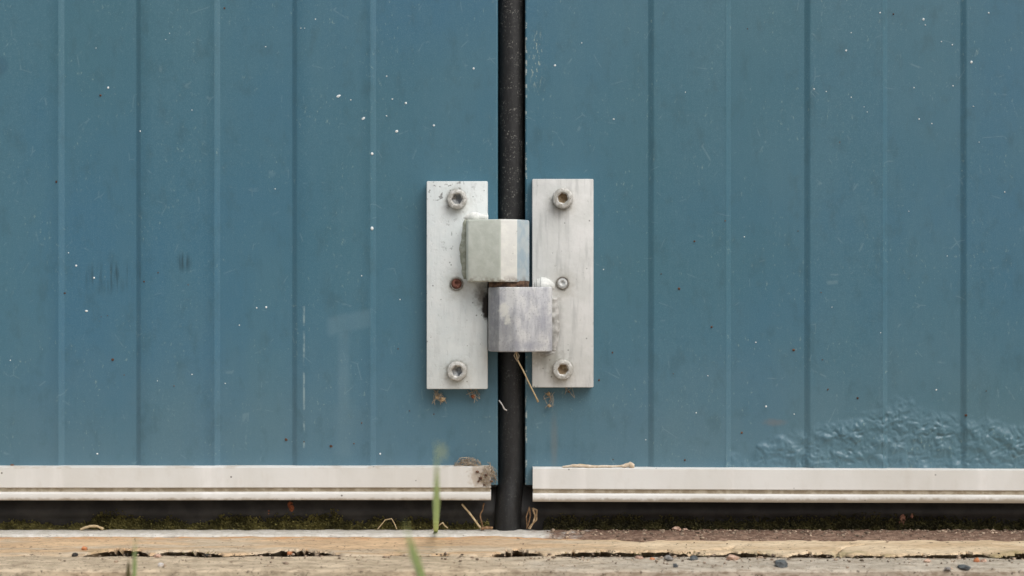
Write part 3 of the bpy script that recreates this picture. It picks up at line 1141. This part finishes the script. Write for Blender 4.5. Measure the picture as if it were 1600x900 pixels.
def screw(px, py, rpx, m_in, m_rim, label):
    c = P(px, py, TP)
    r = rpx * S
    n = 28
    prof = [(1.0, .0012), (1.0, -.0010), (.93, -.0016), (.80, -.0016), (.76, -.0008)]
    V, F = [], []
    for q, dy in prof:
        for i in range(n):
            a = 2 * math.pi * i / n
            V.append((c.x + r * q * math.cos(a), c.y + dy, c.z + r * q * math.sin(a)))
    for j in range(len(prof) - 1):
        for i in range(n):
            i2 = (i + 1) % n
            F.append([j * n + i, (j + 1) * n + i, (j + 1) * n + i2, j * n + i2])
    o = obj('screw', V, F, m_rim, hinge)
    o['label'] = label
    prof = [(.77, -.0007), (.60, -.0014), (.34, -.0016), (.28, -.0006), (.05, -.0004)]
    V, F = [], []
    for q, dy in prof:
        for i in range(n):
            a = 2 * math.pi * i / n
            V.append((c.x + r * q * math.cos(a), c.y + dy + .0003 * mn.noise(Vector((i, q * 9, px))), c.z + r * q * math.sin(a)))
    for j in range(len(prof) - 1):
        for i in range(n):
            i2 = (i + 1) % n
            F.append([j * n + i, (j + 1) * n + i, (j + 1) * n + i2, j * n + i2])
    F.append([(len(prof) - 1) * n + i for i in range(n)])
    obj('screw_face', V, F, m_in, o)


screw(713.5, 443.5, 10.5, SCREW_RUST, SCREW_RIM, 'small rusty brown screw')
screw(879, 442, 10.3, SCREW_W, SCREW_RIM, 'small white painted screw')


# ------------------------------------------------------------------ debris
def wiggle(pts, amp, sub=8, seed=0):
    out = []
    for a, b in zip(pts, pts[1:]):
        A, B = P(*a), P(*b)
        for i in range(sub):
            q = A.lerp(B, i / sub)
            out.append(q + Vector((mn.noise(q * 150 + Vector((seed, 0, 0))), mn.noise(q * 150 + Vector((0, seed, 3))) * .5, mn.noise(q * 150 + Vector((0, 3, seed))))) * amp)
    out.append(P(*pts[-1]))
    return out


s = thing('straw', P(841, 628, .020), 'thin dry straw hanging below the lower hinge knuckle across the pipe', 'straw')
obj('stalk', *tube(wiggle([(806, 549, .030), (809, 562, .030), (841, 628, .020)], .0003, 8), [.0006] * 8 + [.0006] * 8 + [.0009], 6), STRAW, s)
obj('knot', *tube(wiggle([(806, 547, .031), (803, 556, .032), (808, 564, .031), (811, 556, .030), (807, 549, .030)], .0005, 5, 4), .0004, 5), WEB, s)

tw = obj('stalk', *tube(wiggle([(879, 729.5, .0095), (895, 727, .0100), (935, 729.5, .0100), (975, 727.8, .0100), (984, 725, .0095), (991, 729.5, .0095)], .0006, 8, 2),
                       [.0009] * 8 + [.0011] * 8 + [.0009] * 8 + [.0014] * 8 + [.0021] * 8 + [.0008], 8, .35, 260), PALETWIG)
tag(tw, 'pale dry stalk lying on top of the white rail under blistered blue door', 'stalk')
tw = obj('stalk', *tube(wiggle([(882, 729.5, .0085), (905, 725.5, .0085), (935, 729, .0085)], .0005, 8, 6), .0006, 6), STRAW)
tag(tw, 'thin straw arching over the pale stalk on the white rail', 'straw')


def husk(px, py, d, label, lobes, m, fibres, fm=WEB, seed=0, name='husk', cat='husk', group=None):
    r = random.Random(seed)
    t = thing(name, P(px, py, d), label, cat, group)
    for (dx, dy, rad, sx) in lobes:
        obj('lobe', *rock(P(px + dx, py + dy, d), rad * S * .8, .9, 2, .45, sx, seed + dx, 1.6), m, t)
    parts = []
    for i in range(fibres):
        a = (px + r.uniform(-9, 9), py - r.uniform(6, 14), d - .001)
        b = (px + r.uniform(-12, 12), py + r.uniform(-4, 12), d + r.uniform(0, .002))
        mid = ((a[0] + b[0]) / 2 + r.uniform(-5, 5), (a[1] + b[1]) / 2 + r.uniform(-4, 4), d + .001)
        parts.append(tube(wiggle([a, mid, b], .0005, 4, i), .00022, 4))
    if parts:
        o = obj('web_threads', *merge(parts), fm, t)
        o['kind'] = 'stuff'
    return t


husk(686, 622, .0045, 'pair of tan seed husks caught in web under the chipped hinge plate', [(-3, -1, 4.5, .8), (6, 2, 5.5, 1.2)], TAN, 12, seed=1)
husk(739, 619, .0045, 'single small brown husk caught under the chipped hinge plate', [(0, 1, 4.2, .8)], RUSTLEAF, 9, seed=2)
husk(858, 626, .0045, 'string of brown seed crumbs dangling in web under the warm white hinge plate', [(-1, -10, 4.2, 1), (0, 8, 3.6, .8)], TAN, 7, seed=3)
husk(889, 612, .0040, 'tiny faint crumb on the blue door right under the warm white hinge plate', [(0, 0, 2.2, 1.4)], BROWN_DOT, 5, seed=4)

# dusty cobweb over the rail's end beside the pipe
r = random.Random(11)
web = thing('cobweb', P(748, 724, .012), 'dusty brown cobweb matted over the end of the white rail beside the pipe', 'cobweb')


def web_patch(name, n, pf, rad, seed):
    r_ = random.Random(seed)
    parts = []
    for i in range(n):
        a, b = pf(r_), pf(r_)
        if (Vector(a[:2]) - Vector(b[:2])).length > 26:
            b = (a[0] + (b[0] - a[0]) * .5, a[1] + (b[1] - a[1]) * .5, b[2])
        mid = ((a[0] + b[0]) / 2 + r_.uniform(-4, 4), (a[1] + b[1]) / 2 + r_.uniform(-4, 4), max(a[2], b[2]) + .0005)
        parts.append(tube(wiggle([a, mid, b], .0008, 4, i), rad * r_.uniform(.6, 1.5), 4))
    o = obj(name, *merge(parts), WEB, web)
    o['kind'] = 'stuff'


def pf_top(r_):
    x = r_.uniform(708, 752)
    top = lerp_curve([(706, 727), (716, 716), (732, 712), (746, 716), (754, 727)], x)
    return (x, r_.uniform(top, 729), r_.uniform(.001, .010))


def pf_end(r_):
    y = r_.uniform(728, 762)
    return (r_.uniform(lerp_curve([(728, 758), (745, 744), (762, 758)], y), lerp_curve([(728, 766), (742, 773), (756, 768), (762, 766)], y)), y, r_.uniform(.0118, .0132))


def pf_corner(r_):
    t = r_.random()
    return (764 + 12 * t + r_.uniform(-3, 3), 728 + 26 * t + r_.uniform(-8, 5), .0122 - .010 * t)


web_patch('web_mat', 75, pf_top, .00016, 1)
web_patch('web_mat', 60, pf_end, .00012, 2)
web_patch('web_mat', 55, pf_corner, .00014, 3)
# crumbs caught in it
V, F = merge([rock(P(x, y, .0130), q * S, .8, 1, .4, 1.3, i) for i, (x, y, q) in enumerate([(746, 737, 2.5), (759, 742, 2.2), (751, 747, 2.8), (748, 752, 2), (768, 752, 2.5), (757, 758, 1.8)])])
obj('crumbs', V, F, BROWN_DOT, web)['kind'] = 'stuff'

# dead stems under the rails
def stem(pts, rad, m, label, cat='stem', seed=0, name='dry_stem', amp=.0007, group=None):
    o = obj(name, *tube(wiggle(pts, amp, 10, seed), rad, 6, .3, 300), m)
    return tag(o, label, cat, group)


stem([(722, 788, .004), (735, 803, .006), (753, 826.5, .004)], .0008, STRAW, 'slanting dry stem propped under the end of the white rail by the pipe', seed=1)
stem([(757, 784, .002), (751, 802, .003), (754, 827, .003)], .0006, ROOTB, 'upright crooked brown stem beside the slanting one near the pipe', seed=2, amp=.0016)
stem([(751, 826, .006), (760, 825, .006), (770, 825.5, .006)], .0013, ROOTB, 'short brown twig lying at the foot of the pipe', 'twig', seed=3, name='twig')
stem([(824, 826, .003), (822, 808, .004), (827, 792, .004), (829, 806, .005), (824, 824, .005)], .0005, ROOTB, 'narrow loop of dry stem on the sill close to the pipe', seed=4)
stem([(826, 826, .003), (838, 812, .004), (839, 797, .004), (832, 794, .004), (836, 806, .005), (833, 818, .005), (828, 827, .005)], .0007, TAN, 'curled dry stem with a wide loop beside the pipe', seed=5)
stem([(126, 827, .004), (140, 822.5, .006), (152, 822.5, .006), (161, 826.5, .004)], .0011, STRAW, 'arched pale straw on the sill against dark moss', 'straw', seed=6, name='straw', amp=.0003)
stem([(700, 826, .004), (692, 817, .006), (684, 822, .004), (676, 827, .004)], .0005, STRAW, 'curled pale root thread at the foot of the wide grass blade', 'root', seed=8, name='root')
stem([(590, 827, .002), (602, 812, .003), (612, 810, .003), (620, 827, .002)], .0004, STRAW, 'fine pale thread arching out of the green moss', 'root', seed=9, name='root')


stem([(780, 626, -.0012), (785, 633, .0006), (788, 639, .0006), (792, 641, .0006)], .0005, PEB['white'], 'short whitish thread stuck to the black pipe below the hinge', 'thread', seed=12, name='thread', amp=.0004)


def leaf_scrap(px, py, d, r_, m, label, seed, n=2):
    t = thing('leaf_scrap', P(px, py, d), label, 'leaf')
    rr = random.Random(seed)
    for i in range(n):
        cx, cy = px + rr.uniform(-3, 3) * (i > 0), py + i * r_ * .9 * (1 if n < 3 else .5)
        V, F = [], []
        k = 7
        for u in range(k):
            for v in range(k):
                a, b = (u / (k - 1) - .5) * 2, (v / (k - 1) - .5) * 2
                w = (1 - b * b) ** .5 if abs(b) < 1 else 0
                q = P(cx + a * w * r_ * .7, cy + b * r_, d)
                q.y += .0012 * a * a - .0010 * b * b + .0012 * mn.noise(q * 400 + Vector((seed, i, 0))) - i * .0005
                V.append(q)
        for u in range(k - 1):
            for v in range(k - 1):
                F.append([u * k + v, (u + 1) * k + v, (u + 1) * k + v + 1, u * k + v + 1])
        o = obj('leaf_piece', V, F, m, t)
        md = o.modifiers.new('thickness', 'SOLIDIFY')
        md.thickness = .0003
    return t


leaf_scrap(453, 789, -.0085, 5.5, RUSTLEAF, 'rust brown leaf scrap stuck on the dark board above green moss', 2)
leaf_scrap(420, 800, -.0085, 3.0, RUSTLEAF, 'tiny reddish leaf crumb on the dark board beside the larger rust brown scrap', 3, 1)
leaf_scrap(1411, 810, -.0075, 6.5, PINKLEAF, 'pinkish leaf scrap clinging to the mossy board', 4)
leaf_scrap(1425, 806, -.0075, 3.4, PINKLEAF, 'small pale leaf crumb next to the pinkish leaf scrap', 5, 1)


# pebbles on the sill: (px, py of the foot, radius px, kind, flat, sx, label)
def pebble(px, py, rpx, kind, flat, sx, label, seed, sub=2, group=None, level=-.0012):
    d = depth_at(py, level)
    k = (CD - d) / CD
    r_ = rpx * S * k
    c = P(px, py, d)
    c.z += r_ * flat * .62
    o = obj('pebble', *rock(c, r_, flat, sub, .36, sx, seed, 1.25), PEB[kind], None, smooth=sub > 1, smooth_angle=28)
    tag(o, label, 'pebble', group)


pebble(1221, 886, 9.5, 'dark', .85, 1.15, 'angular dark grey stone, the tallest one on the front sill plank', 3)
pebble(1509, 889.5, 8.5, 'dark', .55, 1.2, 'flat oval dark stone on the front sill plank, away from the crack', 5)
pebble(1084, 876, 6.2, 'dark', .85, 1.2, 'dark round stone sitting in the crack beside a broad pink stone', 8)
pebble(1145, 875, 8.2, 'pink', .6, 1.3, 'broad flat pinkish stone on the edge of the crack', 12)
pebble(1044, 876, 6.5, 'grey', .8, 1.2, 'brownish grey stone in the crack next to scattered crumbs', 14)
pebble(1055, 886.5, 4.3, 'dark', .9, 1, 'small dark pebble alone on the front plank below the crack', 16)
pebble(998, 874, 5.0, 'pink', .75, 1.4, 'pale pink pebble in the mossy part of the crack', 18)
pebble(1019, 875.5, 3.6, 'orange', .8, 1.2, 'tiny orange pebble next to the pale pink one in the crack', 19)
pebble(1526, 878.5, 4.6, 'orange', .95, 1, 'round orange pink pebble in the crack by the flat oval stone', 21)
pebble(1537, 878.5, 4.2, 'pink', .8, 1.2, 'pale pebble touching the round orange pink pebble', 23)
pebble(1449, 878.5, 4.2, 'pink', .8, 1.3, 'light pink crumb in the thin middle stretch of the crack', 25)
pebble(1481, 891, 4.4, 'grey', .7, 1.1, 'grey chip on the outer edge of the front plank', 26)
pebble(132, 860, 4.6, 'orange', .9, 1.1, 'small bright orange pebble at the tip of the open crack', 31)
pebble(117, 869.5, 4.4, 'black', .85, 1.2, 'small black lump at the end of the crack by the orange pebble', 33)
pebble(246, 871, 5.4, 'pink', .75, 1.3, 'pinkish grey stone at the rim of the wide open crack', 35)
pebble(252, 885, 4.6, 'white', .8, 1.0, 'whitish pebble on the plank below the wide open crack', 37)
pebble(323, 869.5, 3.4, 'black', .8, 1.3, 'black crumb at the far end of the wide open crack', 39)
pebble(453, 866, 4.2, 'orange', .7, 1.4, 'rusty crumb inside the long dark crack', 41)
pebble(1057, 828.5, 5.0, 'pink', .7, 1.5, 'largest pale stone on the brown gritty strip under the rail', 43, level=0)
pebble(1070, 829, 3.6, 'pink', .7, 1.5, 'smaller pale stone next to the largest one on the gritty strip', 44, level=0)

# loose grit: uncountable crumbs on the strip and along the crack
r = random.Random(5)
parts = []
for i in range(620):
    px = r.uniform(850, 1800)
    py = 828.5 + abs(r.gauss(0, 5.5))
    if py > 846: continue
    d = depth_at(py)
    parts.append(rock(P(px, py, d) + Vector((0, 0, .0002)), S * r.choice((1.0, 1.3, 1.8, 2.6)) * r.uniform(.8, 1.2), .7, 1, .35, r.uniform(1, 1.6), i))
for i in range(420):
    px = r.uniform(840, 1760) if i < 300 else r.uniform(100, 840)
    py = 868.5 + .0028 * max(0, px - 780) + r.gauss(0, 2.6) + (0 if r.random() < .8 else r.uniform(0, 14))
    d = depth_at(py)
    parts.append(rock(P(px, py, d) + Vector((0, 0, -.0006)), S * r.choice((.9, 1.2, 1.5, 2.4)) * r.uniform(.8, 1.2), .7, 1, .35, r.uniform(1, 1.6), i))
for i in range(260):
    px = r.uniform(-60, 1660)
    py = r.uniform(839, 900)
    d = depth_at(py)
    parts.append(rock(P(px, py, d) + Vector((0, 0, -.0004 if py < 887 else GZ)), S * r.choice((.7, .9, 1.2)), .7, 1, .35, r.uniform(1, 1.6), i))
o = obj('grit', *merge(parts), GRIT)
tag(o, 'loose crumbs of grit scattered along the sill and its crack', 'grit', kind='stuff')

# moss tufts along the crack's lip
r = random.Random(9)
V, F = [], []
for i in range(420):
    px = r.choice((r.gauss(1020, 34), r.gauss(930, 40), r.gauss(1090, 20), r.gauss(300, 30), r.gauss(1520, 40)))
    x = P(px, 864, d_crack).x
    y = y_crack(x) + abs(r.gauss(0, .006)) + .0005
    z = -.0018 + r.uniform(-.0006, .0004)
    s_ = r.uniform(.0003, .0008)
    b = len(V)
    for k in range(3):
        an = k * 2.094 + r.uniform(0, 1)
        V.append((x + math.cos(an) * s_, y + math.sin(an) * s_, z - .0006))
    V.append((x + r.uniform(-.5, .5) * s_, y + r.uniform(-.5, .5) * s_, z + s_ * 1.3))
    F += [[b, b + 1, b + 3], [b + 1, b + 2, b + 3], [b + 2, b, b + 3]]
o = obj('moss', V, F, MOSS, None, smooth=False)
tag(o, 'thin yellowish moss on the lip of the sill crack', 'moss', kind='stuff')


# ------------------------------------------------------------------ grass blades
def blade(pts, width, m, label, group=None, fold=.25):
    """pts: world points root to tip"""
    n_ = 24
    ctrl = [Vector(p) for p in pts]
    path = []
    for i in range(n_ + 1):
        t = i / n_
        q = ctrl[:]
        while len(q) > 1: q = [a.lerp(b, t) for a, b in zip(q, q[1:])]
        path.append(q[0])
    V, F = [], []
    for i, p in enumerate(path):
        t = i / n_
        w = width * (.75 + .25 * sstep(0, .15, t)) * (1 - sstep(.55, 1.02, t) * .96)
        V += [p + Vector((-w / 2, 0, 0)), p + Vector((0, w * fold, 0)), p + Vector((w / 2, 0, 0))]
    for i in range(n_):
        a = i * 3
        F += [[a, a + 1, a + 4, a + 3], [a + 1, a + 2, a + 5, a + 4]]
    o = obj('grass_blade', V, F, m, None, origin=path[0])
    md = o.modifiers.new('thickness', 'SOLIDIFY')
    md.thickness = .00025
    tag(o, label, 'grass', group)


b0 = P(681, 827.5, .002); b0.z = -.0015
blade([b0, P(681, 820, .12), P(681, 800, .32), P(684, 765, .50), P(681, 690, .60)], .0040, GRASS, 'broad pale green grass blade growing up in front of the white rail')
def gr(px, py, d):
    p = P(px, py, d); p.z = GZ - .002; return p
blade([gr(680, 940, .30), P(664, 905, .32), P(650, 880, .46), P(640, 850, .58), P(633, 816, .66)], .0044, GRASS, 'slanting pale green grass blade in front of the sill planks')
blade([gr(209, 935, .28), P(209, 905, .30), P(210, 876, .42), P(212, 838, .52)], .0024, GRASS, 'narrow upright green grass blade in front of the wide open crack')
blade([gr(197, 940, .28), P(199, 908, .30), P(201, 888, .33), P(201, 872, .36)], .0026, GRASS_DRY, 'short brown grass blade beside the narrow green one')
